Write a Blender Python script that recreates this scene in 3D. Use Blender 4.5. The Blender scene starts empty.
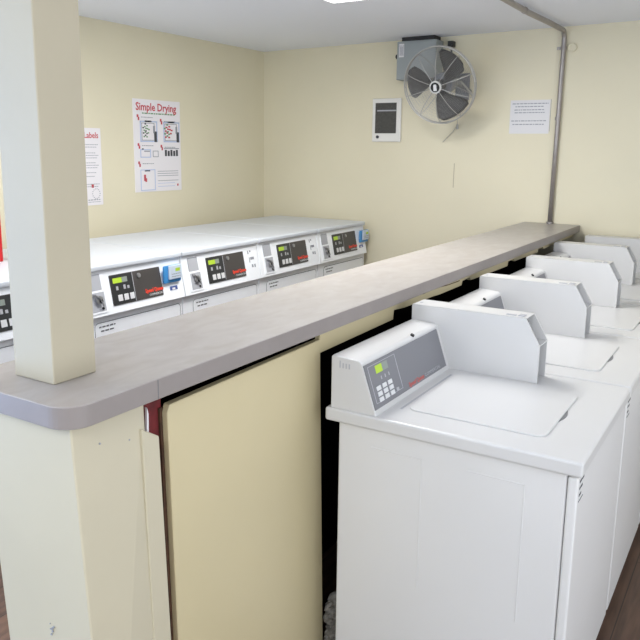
import bpy, bmesh, math, random
from mathutils import Vector, Matrix
random.seed(4)
C = bpy.context.scene.collection

# ------------------------------------------------------------------ materials
def mat(name, col, rough=0.5, metal=0.0, var=0.0, vscale=3.0, bump=0.0, bscale=80.0, emit=None, estr=0.0, spec=0.5, col2=None, detail=4):
    m = bpy.data.materials.new(name); m.use_nodes = True
    nt = m.node_tree; b = nt.nodes['Principled BSDF']
    b.inputs['Base Color'].default_value = (*col, 1)
    b.inputs['Roughness'].default_value = rough
    b.inputs['Metallic'].default_value = metal
    b.inputs['Specular IOR Level'].default_value = spec
    tc = nt.nodes.new('ShaderNodeTexCoord')
    if var > 0 or col2:
        n = nt.nodes.new('ShaderNodeTexNoise'); n.inputs['Scale'].default_value = vscale; n.inputs['Detail'].default_value = detail
        nt.links.new(tc.outputs['Object'], n.inputs['Vector'])
        r = nt.nodes.new('ShaderNodeValToRGB')
        r.color_ramp.elements[0].position = 0.35; r.color_ramp.elements[1].position = 0.65
        c2 = col2 if col2 else tuple(c * (1 - var) for c in col)
        r.color_ramp.elements[0].color = (*c2, 1); r.color_ramp.elements[1].color = (*col, 1)
        nt.links.new(n.outputs['Fac'], r.inputs['Fac']); nt.links.new(r.outputs['Color'], b.inputs['Base Color'])
    if bump > 0:
        n = nt.nodes.new('ShaderNodeTexNoise'); n.inputs['Scale'].default_value = bscale; n.inputs['Detail'].default_value = 3
        nt.links.new(tc.outputs['Object'], n.inputs['Vector'])
        bp = nt.nodes.new('ShaderNodeBump'); bp.inputs['Strength'].default_value = bump; bp.inputs['Distance'].default_value = 0.004
        nt.links.new(n.outputs['Fac'], bp.inputs['Height']); nt.links.new(bp.outputs['Normal'], b.inputs['Normal'])
    if emit:
        b.inputs['Emission Color'].default_value = (*emit, 1); b.inputs['Emission Strength'].default_value = estr
    return m
def srgb(r, g, b):
    f = lambda c: (c / 255 / 12.92) if c / 255 <= 0.04045 else ((c / 255 + 0.055) / 1.055) ** 2.4
    return (f(r), f(g), f(b))
WALL = mat('wall_paint', srgb(224, 216, 189), 0.6, var=0.035, vscale=1.6, bump=0.12, bscale=60)
CEIL = mat('ceiling_paint', srgb(236, 239, 246), 0.85, bump=0.12, bscale=120)
PANEL = mat('cream_panel_paint', srgb(203, 190, 152), 0.42, var=0.05, vscale=2.2, bump=0.05, bscale=30)
BASE = mat('cream_base_paint', srgb(195, 187, 163), 0.45, var=0.04, vscale=4, bump=0.05, bscale=40)
POST = mat('post_paint', srgb(178, 169, 146), 0.5, var=0.04, vscale=5, bump=0.08, bscale=50)
WHITE = mat('white_enamel', srgb(208, 207, 205), 0.3, var=0.015, vscale=4)
WHITE2 = mat('white_enamel_front', srgb(218, 217, 215), 0.34, var=0.015, vscale=3)
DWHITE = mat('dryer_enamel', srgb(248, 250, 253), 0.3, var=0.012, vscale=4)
DTOP = mat('dryer_enamel_dimmed', srgb(206, 210, 215), 0.4, var=0.012, vscale=4)  # dryer enamel darkened for the tops, offsets the lamp light on them
SEAM = mat('seam_shadow_rubber', srgb(120, 120, 122), 0.7)
GREYP = mat('grey_control_face', srgb(122, 122, 126), 0.4)
GREYL = mat('light_grey_print', srgb(176, 176, 180), 0.5)
DARKP = mat('dark_control_face', srgb(72, 68, 66), 0.4)
DARKP2 = mat('black_control_face', srgb(46, 47, 48), 0.4)
LCDG = mat('green_display', srgb(175, 205, 60), 0.3, emit=srgb(170, 205, 40), estr=0.08)
LCDX = mat('grey_display', srgb(140, 148, 140), 0.3)
KEY = mat('key_white', srgb(215, 215, 215), 0.5)
RED = mat('red_print', srgb(225, 70, 50), 0.5)
REDD = mat('red_plastic', srgb(190, 20, 28), 0.4)
REDT = mat('red_title_ink', srgb(190, 70, 80), 0.6)
INK = mat('dark_ink', srgb(70, 70, 74), 0.7)
INKL = mat('light_ink', srgb(150, 152, 158), 0.7)
INKM = mat('mid_ink', srgb(112, 112, 116), 0.7)
INKG = mat('green_ink', srgb(110, 150, 110), 0.7)
INKB = mat('pale_blue_ink', srgb(178, 192, 222), 0.7)
NAVY = mat('navy_ink', srgb(70, 90, 150), 0.6)
PAPER = mat('paper', srgb(232, 228, 230), 0.5)
PAPER2 = mat('plain_paper', srgb(222, 220, 220), 0.6)
BLUE = mat('blue_plastic', srgb(70, 145, 205), 0.4)
PALE = mat('pale_blue_label', srgb(200, 212, 225), 0.5)
COIN = mat('coin_metal', srgb(170, 170, 172), 0.35, metal=0.7)
COIND = mat('coin_recess', srgb(176, 177, 182), 0.5)
BLACK = mat('black_plastic', (0.012, 0.012, 0.012), 0.5)
VOID = mat('painted_void_shade', (0.006, 0.005, 0.005), 0.95, spec=0.1)  # near-black colour stands in for the shade under the counter
MAROON = mat('maroon_plaster', srgb(110, 22, 26), 0.7, var=0.5, vscale=30)
BROWN = mat('torn_brown_edge', srgb(84, 56, 36), 0.8, var=0.4, vscale=40)
STEEL = mat('galvanised_conduit', srgb(160, 154, 150), 0.4, metal=0.55, var=0.1, vscale=30)
BOXG = mat('grey_box_paint', srgb(152, 158, 158), 0.5, var=0.03, vscale=10)
FANW = mat('fan_wire', srgb(172, 170, 165), 0.4, metal=0.3)
BLADE = mat('fan_blade', srgb(98, 97, 96), 0.5, var=0.15, vscale=30)
MOTOR = mat('fan_motor', srgb(130, 132, 136), 0.5)
LINT = mat('grey_lint', srgb(125, 121, 115), 0.95, var=0.5, vscale=60, bump=0.8, bscale=90)
LAMP = mat('lamp_diffuser', (1, 1, 1), 0.5, emit=(1, 0.99, 0.97), estr=4.0)
GRILL = mat('heater_dark_grille', srgb(82, 80, 74), 0.5, var=0.3, vscale=60)
STAIN = mat('faded_paint', srgb(206, 198, 166), 0.7)

def laminate():
    m = bpy.data.materials.new('counter_laminate'); m.use_nodes = True; nt = m.node_tree; b = nt.nodes['Principled BSDF']
    tc = nt.nodes.new('ShaderNodeTexCoord'); mp = nt.nodes.new('ShaderNodeMapping'); mp.inputs['Scale'].default_value = (7, 3.2, 7)
    mp.inputs['Rotation'].default_value = (0, 0, 0.5)
    n = nt.nodes.new('ShaderNodeTexNoise'); n.inputs['Scale'].default_value = 2.6; n.inputs['Detail'].default_value = 6; n.inputs['Distortion'].default_value = 0.8
    r = nt.nodes.new('ShaderNodeValToRGB'); e = r.color_ramp.elements
    e[0].position = 0.3; e[0].color = (*srgb(154, 146, 140), 1); e[1].position = 0.72; e[1].color = (*srgb(168, 163, 158), 1)
    x = e.new(0.5); x.color = (*srgb(160, 154, 149), 1)
    nt.links.new(tc.outputs['Object'], mp.inputs['Vector']); nt.links.new(mp.outputs[0], n.inputs['Vector'])
    nt.links.new(n.outputs['Fac'], r.inputs['Fac']); nt.links.new(r.outputs['Color'], b.inputs['Base Color'])
    b.inputs['Roughness'].default_value = 0.33
    return m
LAM = laminate()
LAME = mat('laminate_edge', srgb(140, 132, 128), 0.4, var=0.06, vscale=14)
def planks():
    m = bpy.data.materials.new('brown_plank_floor'); m.use_nodes = True; nt = m.node_tree; b = nt.nodes['Principled BSDF']
    tc = nt.nodes.new('ShaderNodeTexCoord')
    mp = nt.nodes.new('ShaderNodeMapping'); mp.inputs['Rotation'].default_value = (0, 0, math.pi / 2)
    br = nt.nodes.new('ShaderNodeTexBrick'); br.inputs['Scale'].default_value = 1.0
    br.inputs['Brick Width'].default_value = 1.2; br.inputs['Row Height'].default_value = 0.15; br.inputs['Mortar Size'].default_value = 0.002
    br.inputs['Color1'].default_value = (*srgb(108, 82, 66), 1); br.inputs['Color2'].default_value = (*srgb(88, 66, 54), 1); br.inputs['Mortar'].default_value = (*srgb(50, 38, 30), 1)
    mp2 = nt.nodes.new('ShaderNodeMapping'); mp2.inputs['Scale'].default_value = (30, 3, 1)
    n = nt.nodes.new('ShaderNodeTexNoise'); n.inputs['Scale'].default_value = 1.5; n.inputs['Detail'].default_value = 8
    mx = nt.nodes.new('ShaderNodeMix'); mx.data_type = 'RGBA'; mx.blend_type = 'MULTIPLY'; mx.inputs[0].default_value = 0.75
    r = nt.nodes.new('ShaderNodeValToRGB'); r.color_ramp.elements[0].position = 0.3; r.color_ramp.elements[0].color = (0.35, 0.33, 0.32, 1); r.color_ramp.elements[1].position = 0.7; r.color_ramp.elements[1].color = (1.25, 1.2, 1.15, 1)
    nt.links.new(tc.outputs['Object'], mp.inputs[0]); nt.links.new(mp.outputs[0], br.inputs['Vector'])
    nt.links.new(tc.outputs['Object'], mp2.inputs[0]); nt.links.new(mp2.outputs[0], n.inputs['Vector'])
    nt.links.new(n.outputs['Fac'], r.inputs[0]); nt.links.new(br.outputs['Color'], mx.inputs[6]); nt.links.new(r.outputs[0], mx.inputs[7])
    nt.links.new(mx.outputs[2], b.inputs['Base Color']); b.inputs['Roughness'].default_value = 0.45
    return m
FLOOR = planks()

# ------------------------------------------------------------------ geometry helpers
def box(bm, x0, x1, y0, y1, z0, z1, bev=0.0, seg=2):
    t = bmesh.new()
    bmesh.ops.create_cube(t, size=1)
    for v in t.verts:
        v.co = Vector(((x0 + x1) / 2 + v.co.x * (x1 - x0), (y0 + y1) / 2 + v.co.y * (y1 - y0), (z0 + z1) / 2 + v.co.z * (z1 - z0)))
    if bev > 0: bmesh.ops.bevel(t, geom=t.edges[:], offset=bev, segments=seg, affect='EDGES', profile=0.5)
    merge(bm, t)
def merge(bm, t, M=None):
    me = bpy.data.meshes.new('tmp'); 
    if M: t.transform(M)
    t.to_mesh(me); t.free(); bm.from_mesh(me); bpy.data.meshes.remove(me)
def prism(bm, pts, axis, a, b, bev=0.0, seg=2):
    """pts: outline in the two other axes (order x,y,z without `axis`), extruded a..b along axis"""
    t = bmesh.new()
    def mk(p, s):
        c = list(p); c.insert(axis, s); return t.verts.new(c)
    A = [mk(p, a) for p in pts]; B = [mk(p, b) for p in pts]; n = len(pts)
    t.faces.new(A); t.faces.new(B[::-1])
    for i in range(n): t.faces.new((A[i], B[i], B[(i + 1) % n], A[(i + 1) % n]))
    bmesh.ops.recalc_face_normals(t, faces=t.faces)
    if bev > 0: bmesh.ops.bevel(t, geom=t.edges[:], offset=bev, segments=seg, affect='EDGES', profile=0.5)
    merge(bm, t)
def rrect(a0, a1, b0, b1, r, seg=5, corners=(1, 1, 1, 1)):
    P = []
    for k, (cx, cy, st) in enumerate([(a1 - r, b1 - r, 0), (a0 + r, b1 - r, 1), (a0 + r, b0 + r, 2), (a1 - r, b0 + r, 3)]):
        if not corners[k]:
            P.append(((a1, b1), (a0, b1), (a0, b0), (a1, b0))[k]); continue
        for i in range(seg + 1):
            an = (st + i / seg) * math.pi / 2
            P.append((cx + r * math.cos(an), cy + r * math.sin(an)))
    return P
def tube(bm, pts, r, seg=10, closed=False):
    pts = [Vector(p) for p in pts]; n = len(pts); rings = []
    prev = None
    for i, p in enumerate(pts):
        if closed: d = (pts[(i + 1) % n] - pts[i - 1]).normalized()
        else: d = (pts[min(i + 1, n - 1)] - pts[max(i - 1, 0)]).normalized()
        if prev is None:
            a = d.orthogonal().normalized()
        else:
            a = (prev - d * prev.dot(d)).normalized()
        prev = a; b = d.cross(a)
        rings.append([bm.verts.new(p + a * r * math.cos(2 * math.pi * k / seg) + b * r * math.sin(2 * math.pi * k / seg)) for k in range(seg)])
    m = n if closed else n - 1
    for i in range(m):
        A, B = rings[i], rings[(i + 1) % n]
        for k in range(seg):
            bm.faces.new((A[k], A[(k + 1) % seg], B[(k + 1) % seg], B[k]))
    if not closed: bm.faces.new(rings[0][::-1]); bm.faces.new(rings[-1])
def disc(bm, c, nrm, r, h, seg=24, bev=0.0):
    t = bmesh.new()
    bmesh.ops.create_cone(t, cap_ends=True, segments=seg, radius1=r, radius2=r, depth=h)
    if bev > 0: bmesh.ops.bevel(t, geom=[e for e in t.edges if len(e.link_faces) == 2 and e.calc_face_angle(0) > 1], offset=bev, segments=2, affect='EDGES')
    q = Vector((0, 0, 1)).rotation_difference(Vector(nrm).normalized())
    merge(bm, t, Matrix.Translation(Vector(c)) @ q.to_matrix().to_4x4())
SH = False      # while True, shapes lean back like the dryers' fascia
def obj(name, bm, m, parent=None, smooth=False, origin=None):
    if SH:
        for v in bm.verts: v.co.x += (.93 - v.co.z) * .2
    bmesh.ops.recalc_face_normals(bm, faces=bm.faces)
    me = bpy.data.meshes.new(name)
    o = bpy.data.objects.new(name, me); C.objects.link(o)
    if parent is not None:
        off = parent['_o'] if '_o' in parent else (0, 0, 0)
        bm.transform(Matrix.Translation(-Vector(off)))
        o.parent = parent; o['_o'] = tuple(off)
    elif origin is not None:
        bm.transform(Matrix.Translation(-Vector(origin))); o.location = origin; o['_o'] = tuple(origin)
    bm.to_mesh(me); bm.free()
    for mm in (m if isinstance(m, (list, tuple)) else [m]): me.materials.append(mm)
    if smooth:
        for p in me.polygons: p.use_smooth = True
    return o
def thing(name, label, cat, loc, group=None):
    o = bpy.data.objects.new(name, None); C.objects.link(o); o.location = loc; o.empty_display_size = 0.1
    o['_o'] = tuple(loc); o['label'] = label; o['category'] = cat
    if group: o['group'] = group
    return o
def tag(o, label, cat, group=None):
    o['label'] = label; o['category'] = cat
    if group: o['group'] = group
    return o
def struct(name, bm, m, parent=None):
    o = obj(name, bm, m, parent)
    if parent is None: o['kind'] = 'structure'
    return o
def dup(root, loc):
    r = root.copy(); C.objects.link(r); r.location = loc
    def kids(a, b):
        for ch in list(a.children):
            c = ch.copy(); C.objects.link(c); c.parent = b; kids(ch, c)
    kids(root, r); return r
def text(bm, s, size, M, depth=0.0006, width=None, bold=0.0):
    cu = bpy.data.curves.new('lettering', 'FONT'); cu.body = s; cu.size = size; cu.extrude = depth; cu.align_x = 'LEFT'; cu.offset = bold; cu.resolution_u = 2
    o = bpy.data.objects.new('lettering', cu); C.objects.link(o)
    dg = bpy.context.evaluated_depsgraph_get(); me = bpy.data.meshes.new_from_object(o.evaluated_get(dg))
    t = bmesh.new(); t.from_mesh(me); bpy.data.objects.remove(o); bpy.data.curves.remove(cu); bpy.data.meshes.remove(me)
    xs = [v.co.x for v in t.verts]
    if width and xs:
        k = width / (max(xs) - min(xs)); x0 = min(xs)
        for v in t.verts: v.co.x = (v.co.x - x0) * k
    merge(bm, t, M)
# frames (local x, local y, outward normal) for lettering
M_YP = lambda x, y, z: Matrix(((0, 0, 1, x), (1, 0, 0, y), (0, 1, 0, z), (0, 0, 0, 1)))      # on a face looking to +X, text runs +Y
M_XP = lambda x, y, z: Matrix(((1, 0, 0, x), (0, 0, -1, y), (0, 1, 0, z), (0, 0, 0, 1)))     # on a face looking to -Y, text runs +X
def marks(bm, face, a0, a1, z, h, off, n=None, th=0.0006, seed=1):
    """a row of small dashes standing for an unreadable line of print; face 'Y+' (x fixed) or 'X' (y fixed)"""
    r = random.Random(seed); a = a0
    while a < a1:
        w = min(r.uniform(0.6, 1.8) * h * 2.2, a1 - a)
        if face == 'x': box(bm, off, off + th, a, a + w, z, z + h)
        else: box(bm, a, a + w, off - th, off, z, z + h)
        a += w + h * 0.8

# ------------------------------------------------------------------ room
XL, YB, ZC, XR, YF = -2.538, 3.262, 2.3626, 2.35, -4.0
HC = 1.12
bm = bmesh.new(); box(bm, XL - .1, XR + .1, YF - .1, YB + .1, -.1, 0); struct('floor', bm, FLOOR)
bm = bmesh.new(); box(bm, XL - .1, XR + .1, YF - .1, YB + .1, ZC, ZC + .1)
for v in bm.verts: v.co.z += .0095 * (v.co.x + .9)
struct('ceiling', bm, CEIL)
LY0, LY1, LZ0, LZ1 = -3.7, -1.4, .2, 2.2
bm = bmesh.new(); box(bm, XL - .1, XL, YF - .1, LY0, 0, ZC + .03); box(bm, XL - .1, XL, LY1, YB + .1, 0, ZC + .03)
box(bm, XL - .1, XL, LY0, LY1, 0, LZ0); box(bm, XL - .1, XL, LY0, LY1, LZ1, ZC + .03); struct('wall_left', bm, WALL)
bm = bmesh.new()
for k in range(3): box(bm, XL - .08, XL - .02, LY0 + k * (LY1 - LY0 - .06) / 2, LY0 + k * (LY1 - LY0 - .06) / 2 + .06, LZ0, LZ1)
for z in (LZ0, LZ1 - .06): box(bm, XL - .08, XL - .02, LY0, LY1, z, z + .06)
struct('window_3', bm, WHITE)
bm = bmesh.new(); box(bm, XL, XR, YB, YB + .1, 0, ZC + .03); struct('wall_back', bm, WALL)
RY0, RY1, RZ0, RZ1 = -3.2, 1.6, .25, 2.2
bm = bmesh.new(); box(bm, XR, XR + .1, YF - .1, RY0, 0, ZC + .03); box(bm, XR, XR + .1, RY1, YB + .1, 0, ZC + .03)
box(bm, XR, XR + .1, RY0, RY1, 0, RZ0); box(bm, XR, XR + .1, RY0, RY1, RZ1, ZC + .03); struct('wall_right', bm, WALL)
bm = bmesh.new()
for k in range(5): box(bm, XR + .02, XR + .08, RY0 + k * (RY1 - RY0 - .06) / 4, RY0 + k * (RY1 - RY0 - .06) / 4 + .06, RZ0, RZ1)
for z in (RZ0, RZ1 - .06): box(bm, XR + .02, XR + .08, RY0, RY1, z, z + .06)
struct('added_window_2', bm, WHITE)  # unseen window, added so light from the right reaches the dryer fronts
bm = bmesh.new()   # front wall behind the camera, with a wide shop window
WX0, WX1, WZ0, WZ1 = -2.4, 2.2, 0.3, 2.2
box(bm, XL, WX0, YF - .1, YF, 0, ZC); box(bm, WX1, XR, YF - .1, YF, 0, ZC)
box(bm, WX0, WX1, YF - .1, YF, 0, WZ0); box(bm, WX0, WX1, YF - .1, YF, WZ1, ZC)
struct('wall_front', bm, WALL)
bm = bmesh.new()
for x in (WX0, (WX0 + WX1) / 2 - .03, WX1 - .06): box(bm, x, x + .06, YF - .08, YF - .02, WZ0, WZ1)
for z in (WZ0, WZ1 - .06): box(bm, WX0, WX1, YF - .08, YF - .02, z, z + .06)
struct('window_1', bm, WHITE)

# ------------------------------------------------------------------ counter and its carcass
def slab():
    X0, X1, Y0, Y1 = -.365, 0.0, -.893, YB - .002
    r = .055; P = [(X1, Y1), (X0, Y1), (X0, Y0)]
    for i in range(9):
        an = -math.pi / 2 + i / 8 * math.pi / 2
        P.append((X1 - r + r * math.cos(an), Y0 + r + r * math.sin(an)))
    return P
ct = thing('countertop', 'long narrow grey-beige laminate countertop running to the back wall', 'countertop', (-.18, 1.2, HC - .045))
bm = bmesh.new(); prism(bm, slab(), 2, HC - .045, HC, .0015, 1)
o = obj('top_slab', bm, [LAM, LAME], ct)
for p in o.data.polygons:
    if abs(p.normal.z) < .5: p.material_index = 1
# seam line on the edge strip
bm = bmesh.new(); box(bm, -.001, .0012, -.6605, -.6595, HC - .044, HC - .002); obj('edge_seam', bm, SEAM, ct)

kw = thing('counter_base', 'cream painted counter base and end panel under the grey countertop', 'counter base', (-.18, -.75, 0))
def quadblock(bm, bot, top, z0, z1):
    A = [bm.verts.new((x, y, z0)) for x, y in bot]; B = [bm.verts.new((x, y, z1)) for x, y in top]
    bm.faces.new(A); bm.faces.new(B)
    for i in range(4): bm.faces.new((A[i], A[(i + 1) % 4], B[(i + 1) % 4], B[i]))
bm = bmesh.new()
quadblock(bm, [(-.275, -.835), (.004, -.835), (-.02, -.655), (-.275, -.655)], [(-.30, -.872), (-.026, -.868), (-.03, -.672), (-.30, -.672)], 0, HC - .045)
bmesh.ops.bevel(bm, geom=bm.edges[:], offset=.003, segments=1, affect='EDGES')
ep = obj('end_panel', bm, BASE, kw)
bm = bmesh.new()
for k in range(9):
    rr = random.Random(k + 3); x, z = -.143 + .02 * rr.random(), .585 + .03 * rr.random(); y = -.835 - .037 * z / (HC - .045)
    disc(bm, (x, y, z), (0, 1, .03), .0012 + .0016 * rr.random(), .0012, 8)
obj('scuff_marks', bm, INKL, ep)
for x, y, z in ((-.0249, -.80, 1.02), (-.0275, -.72, 1.0)):
    bm = bmesh.new(); disc(bm, (x, y, z), (1, 0, 0), .0022, .002, 10); obj('nail_head', bm, INKL, ep)
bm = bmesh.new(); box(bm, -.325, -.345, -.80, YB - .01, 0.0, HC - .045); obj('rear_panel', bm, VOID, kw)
bm = bmesh.new(); box(bm, -.322, -.052, -.668, -.60, 0, HC - .05); obj('stud', bm, MAROON, kw)
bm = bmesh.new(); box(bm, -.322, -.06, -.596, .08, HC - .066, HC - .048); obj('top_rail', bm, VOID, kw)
bm = bmesh.new()
A = []
prism(bm, [(-.660, 0), (-.602, 0), (-.640, .982), (-.652, .990), (-.690, 1.014)], 0, -.048, -.020, .002, 1)
obj('corner_strip', bm, BASE, kw)
bm = bmesh.new(); prism(bm, [(-.656, .93), (-.648, .93), (-.646, 1.03), (-.650, 1.045)], 0, -.050, -.044); obj('torn_splinter', bm, PAPER, kw)
bm = bmesh.new(); prism(bm, [(-.588, .02), (-.574, .02), (-.598, 1.030), (-.610, 1.030), (-.606, .9), (-.604, .7), (-.594, .5), (-.597, .3)], 0, -.052, -.046); obj('broken_edge', bm, BROWN, kw)
# apron board with a chipped lower edge
ap = [(.046, HC - .046), (.046, 1.004), (.54, 1.010), (.545, 1.043), (.629, 1.036), (.9, 1.033), (.96, 1.030), (1.205, 1.030), (1.213, 1.048), (1.31, 1.050), (1.315, 1.036), (1.55, 1.033), (1.84, 1.030),
      (1.85, 1.052), (1.95, 1.054), (1.96, 1.040), (2.2, 1.038), (2.39, 1.037), (2.40, 1.055), (2.50, 1.055), (2.51, 1.043), (2.9, 1.045), (3.24, 1.048), (3.24, HC - .046)]
bm = bmesh.new(); prism(bm, ap, 0, -.050, -.034)
obj('apron_board', bm, PANEL, kw)
# brown tear line in the apron, chips
bm = bmesh.new()
pts = [(.62, 1.060), (.70, 1.064), (.80, 1.058), (.92, 1.061), (1.05, 1.054), (1.18, 1.052)]
for (a, b), (c, dd) in zip(pts, pts[1:]): prism(bm, [(a, b), (c, dd), (c, dd + .0035), (a, b + .003)], 0, -.0342, -.0334)
obj('tear_line', bm, BROWN, kw)

bm = bmesh.new()
prism(bm, [(-.576, .03), (.084, .03), (.043, 1.046), (-.594, 1.038), (-.602, 1.02)], 0, -.050, -.030, .002, 1)
o = obj('cabinet_door', bm, PANEL, origin=(-.040, -.27, .03))
tag(o, 'large flat cream access panel beneath the countertop', 'access panel')

# post
PX0, PX1, PY0, PY1 = -.267, -.1436, -.806, -.696
bm = bmesh.new(); box(bm, PX0, PX1, PY0, PY1, HC, ZC - .001, .002, 1)
o = obj('post', bm, POST, origin=((PX0 + PX1) / 2, (PY0 + PY1) / 2, HC))
tag(o, 'square cream wooden post standing on the near end of the countertop', 'post')

# ------------------------------------------------------------------ washing machines
WG = 'top-loading washing machines in a row'
def washer(y0, dx, W, label, dt=0.0):
    """y0 = near side, W = width"""
    X0 = .0144 + dx; XF = .734 + dx; YT = y0 + W - .1275          # near face of the payment tower
    t = thing('washing_machine', label, 'washing machine', ((X0 + XF) / 2, y0 + W / 2, 0), WG)
    ZD = .8624
    bm = bmesh.new(); box(bm, X0 + .039, XF - .0375, y0 + .014, y0 + W - .002, .025, .826, .006)
    # embossed outlines on the side sheet
    for (a, b) in ((.16, .316), (.442, .597)):
        box(bm, a + dx, b + dx, y0 + .0125, y0 + .015, .766, .7685, .0008, 1)
        box(bm, b - .003 + dx, b + dx, y0 + .0125, y0 + .015, .38, .7685, .0008, 1)
    obj('cabinet', bm, WHITE2, t)
    bm = bmesh.new(); box(bm, XF - .036, XF - .010, y0 + .012, y0 + W, .06, .818, .007, 3); obj('front_panel', bm, WHITE2, t)
    bm = bmesh.new(); box(bm, XF - .06, XF - .03, y0 + .02, y0 + W - .02, 0, .06)
    box(bm, X0 + .05, X0 + .08, y0 + .02, y0 + W - .02, 0, .03); obj('base_plinth', bm, SEAM, t)
    bm = bmesh.new(); box(bm, X0, XF, y0, y0 + W, .823, ZD, .007, 3)
    dk = obj('top_deck', bm, WHITE, t)
    bm = bmesh.new(); box(bm, .203 + dx, .210 + dx, y0 + .105, YT - .06, ZD - .001, ZD + .0005); obj('hinge_groove', bm, GREYL, dk)
    ly1 = YT - .05
    bm = bmesh.new(); prism(bm, rrect(.222 + dx, .614 + dx, y0 + .108, ly1, .03), 2, ZD - .001, ZD + .005, .002, 2)
    ld = obj('lid', bm, WHITE, t)
    bm = bmesh.new(); P = [(.6135 + dx, y0 + .25 + .11 * i / 10) for i in range(11)] + [(.6135 + dx + .010 * math.sin(math.pi * i / 10), y0 + .36 - .11 * i / 10) for i in range(1, 10)]
    prism(bm, P, 2, ZD - .001, ZD + .0012); obj('finger_notch', bm, mat_notch, ld)
    # console
    ZR, ZT = 1.020, 1.0125
    prof = [(.029 + dx, ZD - .001), (.029 + dx, ZR - .006), (.035 + dx, ZR), (.118 + dx, ZT + .0005), (.127 + dx, ZT - .006), (.1755 + dx, ZD + .003), (.1755 + dx, ZD - .001)]
    bm = bmesh.new(); prism(bm, prof, 1, y0 + .008, YT + .001, .003, 2)
    co = obj('console', bm, WHITE, t)
    T = Vector((.129 + dx, 0, 1.0045)); B = Vector((.1745 + dx, 0, .871)); S = B - T; N = Vector((-S.z, 0, S.x)).normalized()
    if N.x < 0: N = -N
    def sl(y, k, off): return Vector((T.x + S.x * k, y0 + y, T.z + S.z * k)) + N * off
    def plate(bm, ya, yb, ka, kb, o0, o1):
        v = [bm.verts.new(sl(a, b, c)) for c in (o0, o1) for a, b in ((ya, ka), (yb, ka), (yb, kb), (ya, kb))]
        for f in ((0, 1, 2, 3), (4, 5, 6, 7), (0, 1, 5, 4), (1, 2, 6, 5), (2, 3, 7, 6), (3, 0, 4, 7)): bm.faces.new([v[i] for i in f])
    ye = W - .1275 - .025
    bm = bmesh.new(); plate(bm, .010, ye, .03, .94, -.001, .0022); fp = obj('control_panel', bm, GREYP, t)
    bm = bmesh.new()
    for q in (.0125,): plate(bm, q + .012, .196, .085, .095, .002, .0026); plate(bm, .026, .196, .83, .84, .002, .0026)
    plate(bm, .195, .1975, .085, .84, .002, .0026); plate(bm, .0245, .027, .085, .84, .002, .0026)
    obj('panel_outline', bm, GREYL, fp)
    bm = bmesh.new(); plate(bm, .066, .106, .13, .29, .002, .0028); obj('green_display', bm, LCDG, fp)
    bm = bmesh.new(); plate(bm, .107, .142, .13, .29, .002, .0028); obj('grey_display', bm, LCDX, fp)
    for i in range(3):
        for j in range(3):
            bm = bmesh.new(); yy = .057 + .036 * i; kk = .57 + .115 * j
            plate(bm, yy - .012, yy + .012, kk - .043, kk + .043, .002, .0042); obj('key', bm, KEY, fp)
    bm = bmesh.new(); plate(bm, .155, .170, .76, .83, .002, .0042); obj('key', bm, GREYL, fp)
    for i in range(3):
        bm = bmesh.new(); plate(bm, .086 + i * .024, .091 + i * .024, .37, .44, .002, .0026); obj('indicator_mark', bm, GREYL, fp)
    # lettering on the face
    def tm(y, k): 
        o = sl(y, k, .0028); yv = Vector((0, 1, 0)); up = -S.normalized()
        return Matrix(((yv.x, up.x, N.x, o.x), (yv.y, up.y, N.y, o.y), (yv.z, up.z, N.z, o.z), (0, 0, 0, 1)))
    if W > .6:
        bm = bmesh.new(); text(bm, 'Speed Queen', .019, tm(.238, .90), .0002, width=.112, bold=.0004); obj('brand_lettering', bm, REDS, fp)
        bm = bmesh.new(); text(bm, 'COMMERCIAL', .014, tm(.358, .89), .0002, width=.125); obj('small_lettering', bm, GREYL, fp)
    bm = bmesh.new(); c = Vector((.120 + dx, y0 + min(.362, ye - .12), ZT + .001)); disc(bm, c, (.5, 0, .86), .0065, .006); obj('lock', bm, BLACK, co)
    # vents on the console end
    bm = bmesh.new()
    for i in range(4): box(bm, .056 + i * .010 + dx, .060 + i * .010 + dx, y0 + .0072, y0 + .0085, .985, 1.000 + (i == 0) * .006)
    obj('vent_slots', bm, GREYL, co)
    # payment tower: hollow hood with the front left open
    YE = YT + .098
    zt = 1.0709 + dt
    out = [(.030 + dx, ZD - .001), (.030 + dx, zt - .004), (.034 + dx, zt), (.424 + dx, zt), (.472 + dx, .987), (.472 + dx, ZD + .001)]
    bm = bmesh.new()
    prism(bm, out, 1, YT, YT + .0055); prism(bm, out, 1, YE - .0055, YE)
    box(bm, .030 + dx, .033 + dx, YT + .003, YE - .003, ZD, zt - .001); 
    box(bm, .033 + dx, .424 + dx, YT + .003, YE - .003, zt - .003, zt)
    v = [(.430 + dx, .987), (.472 + dx, .987), (.472 + dx, .984), (.430 + dx, .984)]
    prism(bm, v, 1, YT + .003, YE - .003)
    tw = obj('payment_hood', bm, WHITE, t)
    bm = bmesh.new(); prism(bm, [(.390 + dx, zt - .004), (.394 + dx, zt - .004), (.438 + dx, .984), (.434 + dx, .984)], 1, YT + .003, YE - .003)
    box(bm, .440 + dx, .444 + dx, YT + .003, YE - .003, ZD, .984); obj('recessed_front', bm, GREYW, tw)
    bm = bmesh.new(); box(bm, .444 + dx, .4455 + dx, YT + .010, YE - .010, .905, .9065); box(bm, .444 + dx, .4455 + dx, YT + .012, YE - .02, .868, .875)
    obj('drawer_seam', bm, SEAM, tw)
    bm = bmesh.new()
    box(bm, .352 + dx, .385 + dx, YT + .02, YT + .035, zt - .0005, zt + .002, .0008, 1); obj('top_clip', bm, GREYL, tw)
    bm = bmesh.new(); box(bm, .392 + dx, .412 + dx, YT + .022, YT + .05, zt - .0005, zt + .003, .001, 1); obj('top_clip', bm, GREYL, tw)
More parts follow.
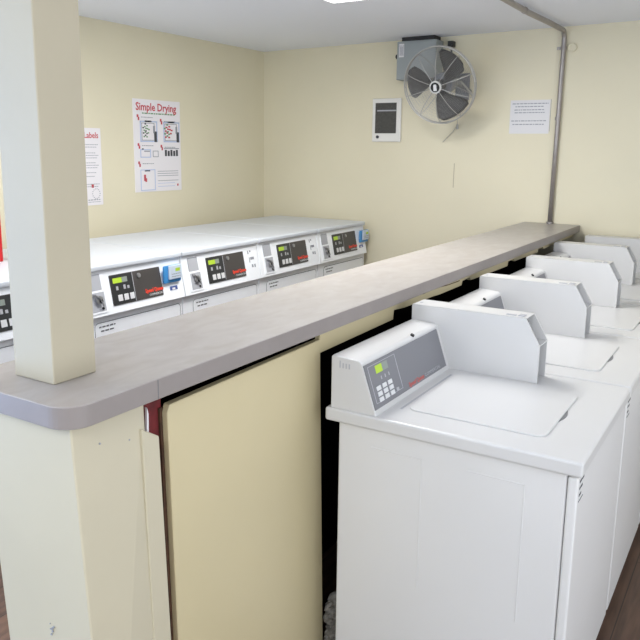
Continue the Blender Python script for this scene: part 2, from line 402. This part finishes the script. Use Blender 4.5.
    bm = bmesh.new(); box(bm, .045 + dx, .052 + dx, YT + .03, YT + .05, zt - .0005, zt + .0006)
    obj('rear_slot', bm, GREYL, tw)
    # small printed label at the top corner of the front panel
    lb = bmesh.new()
    for i, z in enumerate((.80, .782, .764)): marks(lb, 'x', y0 + .028, y0 + (.075, .062, .055)[i], z, .006, XF - .0098, seed=i)
    box(lb, XF - .0098, XF - .009, y0 + .026, y0 + .075, .750, .752)
    obj('rating_label', lb, INK, t)
    return t
REDS = mat('faded_red_print', srgb(196, 96, 90), .5)
mat_notch = mat('finger_notch_grey', srgb(120, 120, 120), .6)
GREYW = mat('hood_inner_sheet', srgb(88, 88, 90), .5)
washer(0.0, 0.0, .683, 'nearest white top-loading washing machine, its whole side and keypad console showing')
washer(.69, 0.0, .683, 'second white washing machine from the near end, directly behind the nearest one')
washer(1.38, 0.0, .683, 'middle white washing machine of the five, third from the near end')
washer(2.07, -.035, .683, 'fourth white washing machine from the near end, just before the last one')
washer(2.757, .035, .497, 'farthest white washing machine, against the back wall beside the countertop end', -.004)

# ------------------------------------------------------------------ dryers
XD, ZD2, PD = -1.5437, 1.0496, .683
DG = 'tumble dryers along the left wall'
def dryer(y0, label, reader, px=0.0):
    global SH
    t = thing('tumble_dryer', label, 'dryer', (XD - .4, y0 + PD / 2, 0), DG)
    y1 = y0 + PD - .004; a = y0 + .002
    bm = bmesh.new(); box(bm, XD - .80, XD - .012, a, y1, 0.02, ZD2 - .006, .006); obj('cabinet', bm, DWHITE, t)
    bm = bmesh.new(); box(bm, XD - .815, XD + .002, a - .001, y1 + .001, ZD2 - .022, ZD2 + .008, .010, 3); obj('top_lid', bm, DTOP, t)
    bm = bmesh.new()
    box(bm, XD - .02, XD, a, y1, .818, ZD2 - .024, .004)
    SH = True; fp = obj('control_fascia', bm, DWHITE, t); SH = False
    bm = bmesh.new(); box(bm, XD - .02, XD - .002, a, y1, .04, .813, .004); obj('front_panel', bm, DWHITE, t)
    # loading door: frame line with rounded corners and the door itself
    bm = bmesh.new(); prism(bm, rrect(y0 + .080, y0 + .664, .19, .787, .022), 0, XD - .004, XD - .0010); obj('door_gasket', bm, SEAM, t)
    bm = bmesh.new(); prism(bm, rrect(y0 + .083, y0 + .661, .193, .7835, .020), 0, XD - .004, XD - .0002, .001, 1); d = obj('door', bm, DWHITE, t)
    bm = bmesh.new(); prism(bm, rrect(y0 + .12, y0 + .145, .42, .56, .01), 0, XD - .001, XD + .018, .004, 2); obj('door_handle', bm, DWHITE, d)
    # coin unit
    SH = True
    bm = bmesh.new(); prism(bm, rrect(y0 + .040, y0 + .150, .835, 1.022, .006), 0, XD - .001, XD + .004, .0015, 1); cb = obj('coin_unit', bm, DWHITE, t)
    bm = bmesh.new(); box(bm, XD + .002, XD + .0045, y0 + .050, y0 + .130, .942, 1.014); obj('coin_slot_plate', bm, COIND, cb)
    bm = bmesh.new(); box(bm, XD + .003, XD + .005, y0 + .052, y0 + .128, 1.010, 1.015); box(bm, XD + .003, XD + .005, y0 + .050, y0 + .054, .945, 1.012); obj('slot_shadow_lip', bm, INKL, cb)
    bm = bmesh.new(); box(bm, XD + .002, XD + .0045, y0 + .056, y0 + .138, .845, .932); obj('lock_plate', bm, COIND, cb)
    bm = bmesh.new(); disc(bm, (XD + .010, y0 + .098, .900), (1, 0, 0), .019, .014); 
    tube(bm, [(XD + .018, y0 + .075, .925), (XD + .02, y0 + .1, .905), (XD + .018, y0 + .115, .87)], .004, 8)
    box(bm, XD + .004, XD + .012, y0 + .07, y0 + .085, .918, .928); obj('coin_lock', bm, COIN, cb)
    bm = bmesh.new(); disc(bm, (XD + .018, y0 + .104, .895), (1, 0, 0), .010, .004, 16); disc(bm, (XD + .006, y0 + .118, .858), (1, 0, 0), .006, .006, 12); obj('key_hole', bm, BLACK, cb)
    # dark display panel
    ya, yb = y0 + px + 0.2000, y0 + px + 0.5340
    bm = bmesh.new(); prism(bm, rrect(ya, yb, .856, .998, .004), 0, XD - .001, XD + .004); cp = obj('control_panel', bm, DARKP, t)
    bm = bmesh.new(); box(bm, XD + .0035, XD + .0046, ya + .003, y0 + px + 0.3418, .859, .995); obj('black_keypad_area', bm, DARKP2, cp)
    bm = bmesh.new(); box(bm, XD + .0035, XD + .005, y0 + px + 0.3418, y0 + px + 0.3451, .858, .996); obj('divider_line', bm, GREYL, cp)
    bm = bmesh.new(); box(bm, XD + .004, XD + .0052, y0 + px + 0.2159, y0 + px + 0.2728, .958, .982); obj('green_display', bm, LCDG, cp)
    bm = bmesh.new(); box(bm, XD + .004, XD + .0052, y0 + px + 0.2737, y0 + px + 0.3073, .958, .982); obj('grey_display', bm, LCDX, cp)
    for i in range(3):
        bm = bmesh.new(); box(bm, XD + .004, XD + .006, y0 + px + 0.2336 + i * .038, y0 + px + 0.2616 + i * .038, .872, .902, .001, 1); obj('key', bm, KEY, cp)
    for yy, h in ((.230, .018), (.277, .020), (.301, .014)):
        bm = bmesh.new(); box(bm, XD + .0045, XD + .0054, y0 + px + yy, y0 + px + yy + .013, .925, .925 + h); obj('indicator_mark', bm, GREYL, cp)
    bm = bmesh.new(); disc(bm, (XD + .007, y0 + px + 0.3847, .976), (1, 0, 0), .011, .008, 16, .001); obj('lock', bm, COIN, cp)
    bm = bmesh.new(); text(bm, 'Speed Queen', .026, M_YP(XD + .0048, y0 + px + 0.4127, .884), .0003, width=.125, bold=.0012); obj('brand_lettering', bm, RED, cp)
    bm = bmesh.new(); text(bm, 'COMMERCIAL', .014, M_YP(XD + .0048, y0 + px + 0.4379, .866), .0003, width=.095); obj('small_lettering', bm, KEY, cp)
    # small print
    SH = False
    bm = bmesh.new()
    marks(bm, 'x', y0 + .135, y0 + .235, .762, .007, XD - .0004, seed=3); marks(bm, 'x', y0 + .145, y0 + .225, .742, .007, XD - .0004, seed=5)
    for oo in (bm,): bmesh.ops.translate(oo, verts=oo.verts, vec=(.0010, -.03, 0))
    obj('door_print', bm, INKM, t)
    SH = True
    if reader:
        bm = bmesh.new(); box(bm, XD, XD + .002, y0 + .575, y0 + .630, .868, .888); obj('small_blue_sticker', bm, NAVY, t)
        bm = bmesh.new(); box(bm, XD + .002, XD + .0026, y0 + .590, y0 + .612, .870, .880); obj('sticker_print', bm, PAPER, t)
    else:
        bm = bmesh.new()
        box(bm, XD, XD + .001, y0 + .582, y0 + .59, .975, 1.01); box(bm, XD, XD + .001, y0 + .60, y0 + .635, .94, .955)
        box(bm, XD, XD + .001, y0 + .588, y0 + .594, .925, .955); box(bm, XD, XD + .001, y0 + .60, y0 + .612, .985, .995)
        box(bm, XD, XD + .001, y0 + .605, y0 + .62, .895, .912); box(bm, XD, XD + .001, y0 + .63, y0 + .642, .893, .912)
        obj('notice_print', bm, INKL, t)
    SH = False
    return t
Y1 = 3.186 - PD
dl = [('white tumble dryer nearest the back wall corner, a blue reader clipped to its right edge', 1),
      ('white tumble dryer second from the back wall corner, with faint notices beside its panel', 0),
      ('white tumble dryer third from the back wall corner, a blue reader at its left', 0),
      ('white tumble dryer just right of the post, with a blue card reader on its right', 1),
      ('white tumble dryer left of the post, mostly hidden, with the red box on top', 1)]
for i, (lab, rd) in enumerate(dl): dryer(Y1 - i * PD, lab, rd, -.014 if i == 3 else 0)
# card readers clipped on the fascias
def reader(y0, z0, label, w=.125):
    t = thing('card_reader', label, 'card reader', (XD + .004, y0 + w / 2, z0), 'blue card readers on the dryers')
    bm = bmesh.new(); prism(bm, rrect(y0, y0 + w, z0, z0 + .09, .008), 0, XD + .0085, XD + .020, .003, 2); b = obj('reader_body', bm, BLUE, t)
    bm = bmesh.new(); prism(bm, rrect(y0 + .028, y0 + w - .004, z0 + .018, z0 + .090, .005), 0, XD + .020, XD + .030, .003, 2); f = obj('reader_face', bm, PALE, t)
    bm = bmesh.new(); box(bm, XD + .030, XD + .031, y0 + .072, y0 + .105, z0 + .058, z0 + .074); obj('green_display', bm, LCDG, f)
    bm = bmesh.new()
    for i in range(2): marks(bm, 'x', y0 + .045, y0 + .11, z0 + .030 + i * .013, .004, XD + .030, seed=i)
    obj('label_print', bm, INKL, f)
reader(.980, .910, 'blue card reader on the dryer just right of the post')
reader(3.073, .906, 'blue card reader at the right edge of the farthest dryer', .125)

# red box standing on the fifth dryer
t = thing('red_box', 'red box with grey lid on the dryer left of the post', 'box', (-2.09, .28, ZD2 + .008))
bm = bmesh.new(); box(bm, -2.20, -1.984, .15, .395, ZD2 + .008, 1.294, .006); obj('box_body', bm, REDD, t)
bm = bmesh.new(); box(bm, -2.19, -1.99, .16, .385, 1.294, 1.41, .01); obj('lid', bm, mat('greyish_lid', srgb(196, 182, 184), .5), t)

# ------------------------------------------------------------------ things on the left wall
def poster_drying():
    y0, y1, z0, z1 = 1.802, 2.250, 1.294, 1.900
    t = thing('poster', 'white poster on the left wall titled Simple Drying in red', 'poster', (XL, (y0 + y1) / 2, z0), 'laundry posters on the left wall')
    bm = bmesh.new(); box(bm, XL - .0005, XL + .004, y0, y1, z0, z1); p = obj('sheet', bm, PAPER, t)
    x = XL + .004; W = y1 - y0; H = z1 - z0
    Y = lambda u: y0 + u * W
    Z = lambda v: z1 - v * H
    bm = bmesh.new(); text(bm, 'Simple Drying', .07, M_YP(x + .0004, Y(.055), Z(.118)), .0003, width=W * .86, bold=.0014); obj('title_lettering', bm, REDT, t)
    bm = bmesh.new(); marks(bm, 'x', Y(.18), Y(.88), Z(.155), .008, x, seed=8); obj('subtitle_print', bm, INKG, t)
    def R(bm, u0, u1, v0, v1, d=.0006): box(bm, x, x + d, Y(u0), Y(u1), Z(v1), Z(v0))
    def ring(bm, u0, u1, v0, v1, w=.02, d=.0006):
        R(bm, u0, u1, v0, v0 + w * .6, d); R(bm, u0, u1, v1 - w * .6, v1, d); R(bm, u0, u0 + w, v0, v1, d); R(bm, u1 - w, u1, v0, v1, d)
    bl = bmesh.new(); dk = bmesh.new(); rd = bmesh.new(); gr = bmesh.new(); lt = bmesh.new()
    for u in (.13, .62):                                       # two machine drawings at the top
        ring(bl, u, u + .36, .23, .455); R(dk, u + .10, u + .24, .225, .242); ring(lt, u + .03, u + .30, .25, .44, .012)
        R(dk, u + .29, u + .345, .34, .455, .0009); R(lt, u + .27, u + .31, .28, .36, .0009)
    for k in range(16):
        a = k * 2.4; rr = .018 * math.sqrt(k)
        R(gr if k % 3 else dk, .235 + rr * math.cos(a), .265 + rr * math.cos(a), .33 + rr * 1.1 * math.sin(a), .345 + rr * 1.1 * math.sin(a), .0011)
        R(rd if k % 3 else gr, .70 + rr * math.cos(a) * 1.3, .74 + rr * math.cos(a) * 1.3, .33 + rr * 1.1 * math.sin(a), .347 + rr * 1.1 * math.sin(a), .0011)
    ring(bl, .12, .34, .535, .625, .016); R(dk, .155, .19, .525, .54); R(lt, .20, .32, .55, .562); ring(lt, .38, .50, .55, .62, .012)
    for k in range(5): R(dk, .64 + k * .062, .685 + k * .062, .54 + (k % 2) * .01, .61, .0008)
    R(lt, .62, .96, .52, .53)
    ring(bl, .11, .42, .755, .985, .014); R(dk, .20, .31, .762, .776, .0009); R(rd, .18, .22, .81, .88, .0009); R(rd, .205, .24, .85, .89, .001)
    for i in range(3): R(lt, .47, .93, .775 + i * .025, .781 + i * .025)
    R(lt, .47, .93, .88, .886); R(bl, .47, .85, .91, .915); R(bl, .47, .85, .945, .95); R(rd, .90, .93, .925, .95)
    for (u, v) in ((.07, .165), (.55, .2), (.07, .47), (.55, .485), (.07, .665)):  # red step marks
        R(rd, u, u + .035, v, v + .03); R(rd, u + .02, u + .05, v + .025, v + .06)
        marks(lt, 'x', Y(u + .09), Y(min(u + .33, .95)), Z(v + .03), .005, x, seed=int(u * 90 + v * 10))
    obj('blue_drawing', bl, INKB, t); obj('dark_drawing', dk, INK, t); obj('red_drawing', rd, REDT, t); obj('green_drawing', gr, INKG, t); obj('fine_print', lt, INKL, t)
poster_drying()
def poster_labels():
    y0, y1, z0, z1 = 1.06, 1.519, 1.232, 1.702
    t = thing('poster', 'white poster with red word Labels, half hidden behind the post', 'poster', (XL, (y0 + y1) / 2, z0), 'laundry posters on the left wall')
    bm = bmesh.new(); box(bm, XL - .0005, XL + .004, y0, y1, z0, z1); obj('sheet', bm, PAPER, t)
    x = XL + .004
    bm = bmesh.new(); text(bm, 'Labels', .05, M_YP(x + .0004, 1.388, 1.642), .0003, width=.112, bold=.0008); obj('title_lettering', bm, REDT, t)
    bm = bmesh.new()
    for i, z in enumerate((1.60, 1.585, 1.55, 1.535, 1.52, 1.49, 1.475, 1.46, 1.43, 1.36, 1.345)):
        marks(bm, 'x', 1.385, 1.495 - (i % 3) * .012, z, .004, x, seed=i)
    box(bm, x, x + .0005, 1.375, 1.46, 1.408, 1.411)
    for k in range(14):
        a = k / 14 * 2 * math.pi; yy, zz = 1.462 + .03 * math.cos(a), 1.30 + .03 * math.sin(a); box(bm, x, x + .0005, yy, yy + .007, zz, zz + .005)
    marks(bm, 'x', 1.40, 1.50, 1.262, .006, x, seed=44); marks(bm, 'x', 1.40, 1.50, 1.250, .004, x, seed=45)
    obj('fine_print', bm, INKL, t)
    bm = bmesh.new(); box(bm, x, x + .0006, 1.430, 1.448, 1.34, 1.36); obj('red_mark', bm, REDT, t)
poster_labels()

# ------------------------------------------------------------------ things on the back wall
# junction box
t = thing('electrical_box', 'grey metal electrical box high on the back wall behind the fan', 'electrical box', (-1.135, YB, 2.075))
BX0, BX1, BZ0, BZ1 = -1.298, -1.005, 2.073, 2.332
bm = bmesh.new(); box(bm, BX0, BX1, YB - .13, YB - .001, BZ0, BZ1, .003, 1); obj('box_body', bm, BOXG, t)
bm = bmesh.new(); box(bm, BX0 + .004, BX1 - .004, YB - .133, YB - .13, BZ0 + .004, BZ1 - .008, .001, 1); cv = obj('cover', bm, BOXG, t)
bm = bmesh.new(); box(bm, BX0 + .018, BX0 + .055, YB - .134, YB - .1328, 2.225, 2.315); lb = obj('sticker', bm, PAPER2, t)
bm = bmesh.new()
for i in range(5): box(bm, BX0 + .024 + .006 * i, BX0 + .027 + .006 * i, YB - .1345, YB - .1338, 2.235, 2.305 - .01 * (i % 2))
obj('sticker_print', bm, INKL, lb)
bm = bmesh.new(); disc(bm, (BX0 - .012, YB - .09, 2.235), (1, 0, 0), .016, .024, 14, .003); obj('side_knob', bm, BLACK, t)
bm = bmesh.new(); box(bm, BX0 + .03, BX1 - .02, YB - .12, YB - .01, BZ1, ZC - .003); obj('top_gap_shade', bm, BLACK, t)  # black filler draws the shade of the gap up to the ceiling

# wall heater
HX0, HX1, HZ0, HZ1 = -1.538, -1.305, 1.647, 1.958
t = thing('wall_heater', 'white framed wall heater with dark grille, left of the fan', 'heater', ((HX0 + HX1) / 2, YB, HZ0))
bm = bmesh.new(); box(bm, HX0, HX1, YB - .018, YB - .0005, HZ0, HZ1, .005, 2); h = obj('frame', bm, mat('heater_white', srgb(226, 224, 218), .45), t)
bm = bmesh.new(); box(bm, HX0 + .026, HX1 - .036, YB - .020, YB - .017, 1.708, 1.926); g = obj('grille', bm, GRILL, t)
bm = bmesh.new()
for i in range(30):
    z = 1.712 + i * .007; box(bm, HX0 + .028, HX1 - .038, YB - .0215, YB - .0198, z, z + .0022)
obj('louvre_lines', bm, mat('louvre', srgb(60, 59, 55), .5), g)
bm = bmesh.new(); box(bm, HX0 + .042, HX1 - .037, YB - .0225, YB - .0198, 1.866, 1.875); obj('light_slat', bm, GREYL, g)
bm = bmesh.new(); disc(bm, (HX0 + .050, YB - .024, 1.682), (0, 1, 0), .011, .012, 16, .002); obj('knob', bm, INK, t)

# paper notice
t = thing('paper_notice', 'white sheet of printed paper taped to the back wall left of the conduit', 'notice', (-.376, YB, 1.703))
bm = bmesh.new(); box(bm, -.508, -.246, YB - .0025, YB - .0005, 1.705, 1.922); obj('sheet', bm, PAPER2, t)
bm = bmesh.new()
for i, (z, a, b) in enumerate(((1.896, -.495, -.258), (1.877, -.475, -.285), (1.856, -.48, -.28), (1.838, -.478, -.28), (1.785, -.497, -.262), (1.762, -.488, -.276))):
    marks(bm, 'y', a, b, z, .006, YB - .0025, seed=i + 20)
obj('printed_lines', bm, INKL, t)
bm = bmesh.new(); box(bm, -.243, -.2405, YB - .001, YB, 1.72, 1.925); obj('tape_mark', bm, INKL, t)

# conduit
t = thing('conduit', 'grey metal conduit rising from the countertop and bending along the ceiling', 'conduit', (-.19, YB - .02, HC))
zc = ZC - .022; P = [(-.191, YB - .02, HC), (-.186, YB - .02, 1.7), (-.183, YB - .02, 2.24)]
for i in range(1, 8):
    a = i / 8 * math.pi / 2; P.append((-.183, YB - .02 - .055 * (1 - math.cos(a)), 2.285 + (zc - 2.285) * math.sin(a)))
P += [(-.184, YB - .10, zc), (-.19, 2.857, zc), (-.205, 2.5, zc), (-.203, 2.076, zc), (-.203, .2, zc)]
bm = bmesh.new(); tube(bm, P, .0155, 14); obj('pipe', bm, STEEL, t, smooth=True)
def strap(p, ax):
    bm = bmesh.new()
    if ax == 'z': 
        disc(bm, p, (0, 0, 1), .0185, .016, 16); box(bm, p[0] - .045, p[0] - .01, YB - .006, YB - .001, p[2] - .009, p[2] + .009); disc(bm, (p[0] - .035, YB - .010, p[2]), (0, 1, 0), .006, .006, 8)
    else:
        disc(bm, p, (0.06, 1, 0), .0185, .016, 16); box(bm, p[0] - .05, p[0] - .01, p[1] - .009, p[1] + .009, ZC - .006, ZC - .001); disc(bm, (p[0] - .035, p[1], ZC - .010), (0, 0, 1), .006, .006, 8)
    obj('strap', bm, STEEL, t)
strap((-.183, YB - .02, 2.238), 'z'); strap((-.204, 2.43, zc), 'y')
bm = bmesh.new(); disc(bm, (-.188, YB - .02, 1.80), (0, 0, 1), .0178, .02, 16); obj('coupling', bm, STEEL, t)
bm = bmesh.new(); disc(bm, (-.191, YB - .02, HC + .006), (0, 0, 1), .024, .012, 18, .003); obj('base_collar', bm, STEEL, t)
# round cover stub by the conduit
bm = bmesh.new(); tube(bm, [(-.132 + .024 * math.cos(a / 16 * 2 * math.pi), YB - .012, 2.238 + .024 * math.sin(a / 16 * 2 * math.pi)) for a in range(16)], .005, 8, True)
disc(bm, (-.132, YB - .006, 2.238), (0, 1, 0), .022, .010, 20)
o = obj('wall_plug', bm, WALL, origin=(-.132, YB, 2.238)); tag(o, 'small round wall-coloured plug right of the conduit top', 'plug')

# ------------------------------------------------------------------ fan
FC = Vector((-.876, 2.905, 2.006))             # centre of the cage
aim = Vector((-.02, -1.0, -.27)).normalized()   # the way it blows
q = Vector((0, 0, 1)).rotation_difference(aim); FM = Matrix.Translation(FC) @ q.to_matrix().to_4x4()
t = thing('wall_fan', 'round wire-caged wall fan with dark blades in front of the electrical box', 'fan', (-.95, YB, 2.2))
R0 = .246
def cage(bm, sgn, depth, ribs, rings, rin, wr):
    def prof(r):   # height over the cage mid-plane at radius r
        return sgn * depth * math.cos(min(1, (r / R0)) ** 2.2 * math.pi / 2)
    for k in range(ribs):
        an = k / ribs * 2 * math.pi + .25
        pts = []
        for i in range(8):
            r = rin + (R0 - rin) * i / 7; pts.append((r * math.cos(an), r * math.sin(an), prof(r)))
        tube(bm, pts, wr, 5)
    for j in range(rings):
        r = rin + (R0 - rin) * (j + 1) / (rings + 1)
        tube(bm, [(r * math.cos(a / 48 * 2 * math.pi), r * math.sin(a / 48 * 2 * math.pi), prof(r)) for a in range(48)], .0006, 3, True)
bm = bmesh.new(); cage(bm, 1, .062, 10, 24, .04, .0022)
bm.transform(FM); obj('front_guard', bm, FANW, t)
bm = bmesh.new(); cage(bm, -1, .09, 10, 12, .06, .002)
bm.transform(FM); obj('rear_guard', bm, FANW, t)
bm = bmesh.new()
for z in (-.012, .012): tube(bm, [(R0 * math.cos(a / 64 * 2 * math.pi), R0 * math.sin(a / 64 * 2 * math.pi), z) for a in range(64)], .0045, 8, True)
for k in range(8):
    an = k / 8 * 2 * math.pi; tube(bm, [(R0 * math.cos(an), R0 * math.sin(an), -.014), (R0 * math.cos(an), R0 * math.sin(an), .014)], .004, 6)
bm.transform(FM); obj('outer_ring', bm, FANW, t)
zf = .064
bm = bmesh.new(); disc(bm, (0, 0, zf), (0, 0, 1), .041, .012, 28, .003); bm.transform(FM); hb = obj('hub_badge', bm, mat('badge_white', srgb(205, 204, 200), .4), t)
bm = bmesh.new(); disc(bm, (0, 0, zf + .007), (0, 0, 1), .031, .003, 28); bm.transform(FM); obj('badge_disc', bm, BLACK, hb)
# local axes of the badge that look upright in the place
up = Vector((0, 0, 1)); up = (up - aim * up.dot(aim)).normalized(); rt = up.cross(aim); rt = -rt if rt.x < 0 else rt
def MB(u, v, h): 
    o = FC + aim * h + rt * u + up * v
    return Matrix(((rt.x, up.x, aim.x, o.x), (rt.y, up.y, aim.y, o.y), (rt.z, up.z, aim.z, o.z), (0, 0, 0, 1)))
bm = bmesh.new()
tt = bmesh.new(); prism(tt, [(-.012, -.020), (-.008, -.022), (.008, -.022), (.012, -.020), (.010, .0), (.011, .012), (.006, .019), (-.006, .019), (-.011, .012), (-.010, 0)], 2, 0, .001); merge(bm, tt, MB(0, 0, zf + .009))
obj('badge_emblem', bm, KEY, hb)
bm = bmesh.new(); disc(bm, (0, 0, .0), (0, 0, 1), .036, .06, 24, .006); bm.transform(FM); obj('hub', bm, BLADE, t)
def blade(an0):
    bm = bmesh.new(); n, m = 10, 8; g = []
    for i in range(n + 1):
        r = .030 + .195 * i / n; s = i / n
        w0 = .35 + .10 * math.sin(s * 2.2); w1 = .36 + .34 * math.sin(min(1, s * 1.1) * math.pi * .62)
        if i == n: w0 -= .16; w1 -= .1
        row = []
        for j in range(m + 1):
            k = j / m; a = an0 - w0 + (w0 + w1) * k + .25 * s
            row.append(bm.verts.new((r * math.cos(a), r * math.sin(a), .026 - .052 * k + .006 * math.sin(k * math.pi))))
        g.append(row)
    for i in range(n):
        for j in range(m): bm.faces.new((g[i][j], g[i + 1][j], g[i + 1][j + 1], g[i][j + 1]))
    ex = bmesh.ops.solidify(bm, geom=bm.faces[:], thickness=.002)
    return bm
# blade angles measured as seen from the front
def ang(deg):
    d = rt * math.cos(math.radians(deg)) + up * math.sin(math.radians(deg)); l = FM.to_3x3().inverted() @ d; return math.atan2(l.y, l.x)
for dg in (38, 152, 278):
    bm = blade(ang(dg)); bm.transform(FM); obj('blade', bm, BLADE, t, smooth=True)
bm = bmesh.new(); disc(bm, (0, 0, -.10), (0, 0, 1), .07, .13, 28, .012); bm.transform(FM); obj('motor', bm, MOTOR, t)
# wall bracket
back = FC - aim * .16
bm = bmesh.new()
box(bm, -.90, -.80, YB - .012, YB - .001, 1.93, 2.11, .003, 1)
tube(bm, [(-.85, YB - .01, 2.03), (-.852, YB - .10, 2.04), tuple(back)], .022, 12)
obj('wall_bracket', bm, MOTOR, t)
bm = bmesh.new(); A = FC - aim * .03
tube(bm, [(-.790, YB - .015, 2.0), (-.74, 3.15, 1.96), tuple(FC - aim * .12 + rt * .10)], .006, 8); obj('side_strut', bm, FANW, t)
# plug and its cord
bm = bmesh.new(); box(bm, -.958, -.915, YB - .05, YB - .001, 2.285, 2.325, .006); p = obj('plug', bm, BLACK, t)
bm = bmesh.new(); tube(bm, [(-.93, YB - .05, 2.30), (-.915, YB - .08, 2.26), (-.89, YB - .12, 2.20), (-.87, YB - .16, 2.12), tuple(FC - aim * .14 + up * .06)], .006, 8); obj('power_cord', bm, BLACK, t)
bm = bmesh.new(); e0 = FC - aim * .10 - up * .07 + rt * .03
tube(bm, [tuple(e0), (-.82, 3.10, 1.82), (-.865, 3.235, 1.765)], .0022, 6); tube(bm, [(-.865, 3.235, 1.765), (-.90, 3.245, 1.72), (-.975, 3.25, 1.648)], .0022, 6)
disc(bm, (-.866, 3.235, 1.752), (0, 0, 1), .008, .034, 10, .002)
obj('pull_cord', bm, FANW, t)
# old paint marks on the wall under the fan
bm = bmesh.new(); prism(bm, [(-.889, 1.33), (-.885, 1.33), (-.884, 1.50), (-.888, 1.50)], 1, YB - .0012, YB + .001)
o = obj('paint_scratch', bm, mat('scratch_brown', srgb(168, 156, 128), .7), origin=(-.887, YB, 1.33)); tag(o, 'thin dark vertical scratch in the wall paint below the fan', 'scratch')

# ------------------------------------------------------------------ ceiling lamps
def lamp(x0, x1, y0, y1, label, power):
    t = thing('ceiling_light', label, 'ceiling light', ((x0 + x1) / 2, (y0 + y1) / 2, ZC))
    bm = bmesh.new(); box(bm, x0, x1, y0, y1, ZC - .018, ZC - .001, .003, 1); obj('housing', bm, WHITE, t)
    bm = bmesh.new(); box(bm, x0 + .012, x1 - .012, y0 + .012, y1 - .012, ZC - .026, ZC - .0175, .002, 1); obj('diffuser', bm, LAMP, t)
    ld = bpy.data.lights.new('lamp_glow', 'AREA'); ld.shape = 'RECTANGLE'; ld.size = x1 - x0 - .04; ld.size_y = y1 - y0 - .04; ld.energy = power; ld.color = (1, 1, .99)
    lo = bpy.data.objects.new('lamp_glow', ld); C.objects.link(lo); lo.location = ((x0 + x1) / 2, (y0 + y1) / 2, ZC - .03)
lamp(-1.014, -.414, .55, 1.752, 'flat white fluorescent ceiling light at the top edge, over the dryers', 29)
lamp(.3, .9, -3.1, -1.9, 'unseen flat white ceiling light added above the camera as fill', 14)  # unseen lamp, added as neutral fill from the camera side
lamp(-2.1, -1.5, -1.4, -.2, 'unseen flat white ceiling light added near the left wall as fill', 12)  # unseen lamp, added to brighten the back and left side

# lint heap in the gap
bm = bmesh.new()
for k in range(7):
    t2 = bmesh.new(); bmesh.ops.create_icosphere(t2, subdivisions=3, radius=.028)
    rr = random.Random(k)
    for v in t2.verts: v.co *= 1 + .35 * rr.uniform(-1, 1) * (.5 + .5 * math.sin(v.co.x * 90) * math.cos(v.co.y * 80))
    merge(bm, t2, Matrix.Translation((.0 + rr.uniform(-.004, .004), .088 + .012 * (k % 4), .03 + .024 * k)))
o = obj('lint_heap', bm, LINT, origin=(-.015, .12, 0)); tag(o, 'crumpled grey lint heap in the dark gap beside the nearest washing machine', 'lint')

# ------------------------------------------------------------------ daylight
w = bpy.data.worlds.new('World'); bpy.context.scene.world = w; w.use_nodes = True
w.node_tree.nodes['Background'].inputs[0].default_value = (.70, .82, 1, 1); w.node_tree.nodes['Background'].inputs[1].default_value = 1.0
def daylight(name, loc, rot, sx, sy, power, col):
    ld = bpy.data.lights.new(name, 'AREA'); ld.shape = 'RECTANGLE'; ld.size = sx; ld.size_y = sy; ld.energy = power; ld.color = col
    lo = bpy.data.objects.new(name, ld); C.objects.link(lo); lo.location = loc; lo.rotation_euler = rot
daylight('window_daylight', ((WX0 + WX1) / 2, YF + .03, (WZ0 + WZ1) / 2), (math.radians(114), 0, 0), WX1 - WX0, WZ1 - WZ0, 31, (.88, .94, 1.0))
daylight('left_daylight', (XL + .03, (LY0 + LY1) / 2, (LZ0 + LZ1) / 2), (math.radians(95), 0, math.radians(-90)), LY1 - LY0, LZ1 - LZ0, 66, (.38, .58, 1.0))
daylight('side_fill_light', (XR - .03, (RY0 + RY1) / 2, (RZ0 + RZ1) / 2), (math.radians(106), 0, math.radians(90)), RY1 - RY0, RZ1 - RZ0, 37, (1.0, .99, .99))  # fill through the added right window, brightens faces turned that way

# ------------------------------------------------------------------ camera
cx, cy, cz, yaw, pitch, roll, f = 1.04522, -1.73772, 1.59598, .55478, -.19268, .01081, 734.178
F_ = Vector((-math.sin(yaw) * math.cos(pitch), math.cos(yaw) * math.cos(pitch), math.sin(pitch)))
r_ = Vector((math.cos(yaw), math.sin(yaw), 0)); u_ = r_.cross(F_)
r2 = r_ * math.cos(roll) + u_ * math.sin(roll); u2 = -r_ * math.sin(roll) + u_ * math.cos(roll)
cam = bpy.data.cameras.new('camera'); co = bpy.data.objects.new('camera', cam); C.objects.link(co)
co.matrix_world = Matrix(((r2.x, u2.x, -F_.x, cx), (r2.y, u2.y, -F_.y, cy), (r2.z, u2.z, -F_.z, cz), (0, 0, 0, 1)))
cam.sensor_width = 36; cam.lens = f / 640 * 36; cam.shift_x = 7.386 / 640; cam.shift_y = -28.739 / 640; cam.clip_start = .05
sc = bpy.context.scene; sc.camera = co
sc.view_settings.view_transform = 'Standard'; sc.view_settings.look = 'None'; sc.view_settings.gamma = 1; sc.view_settings.exposure = 0.22
for o in bpy.data.objects:
    if '_o' in o: del o['_o']
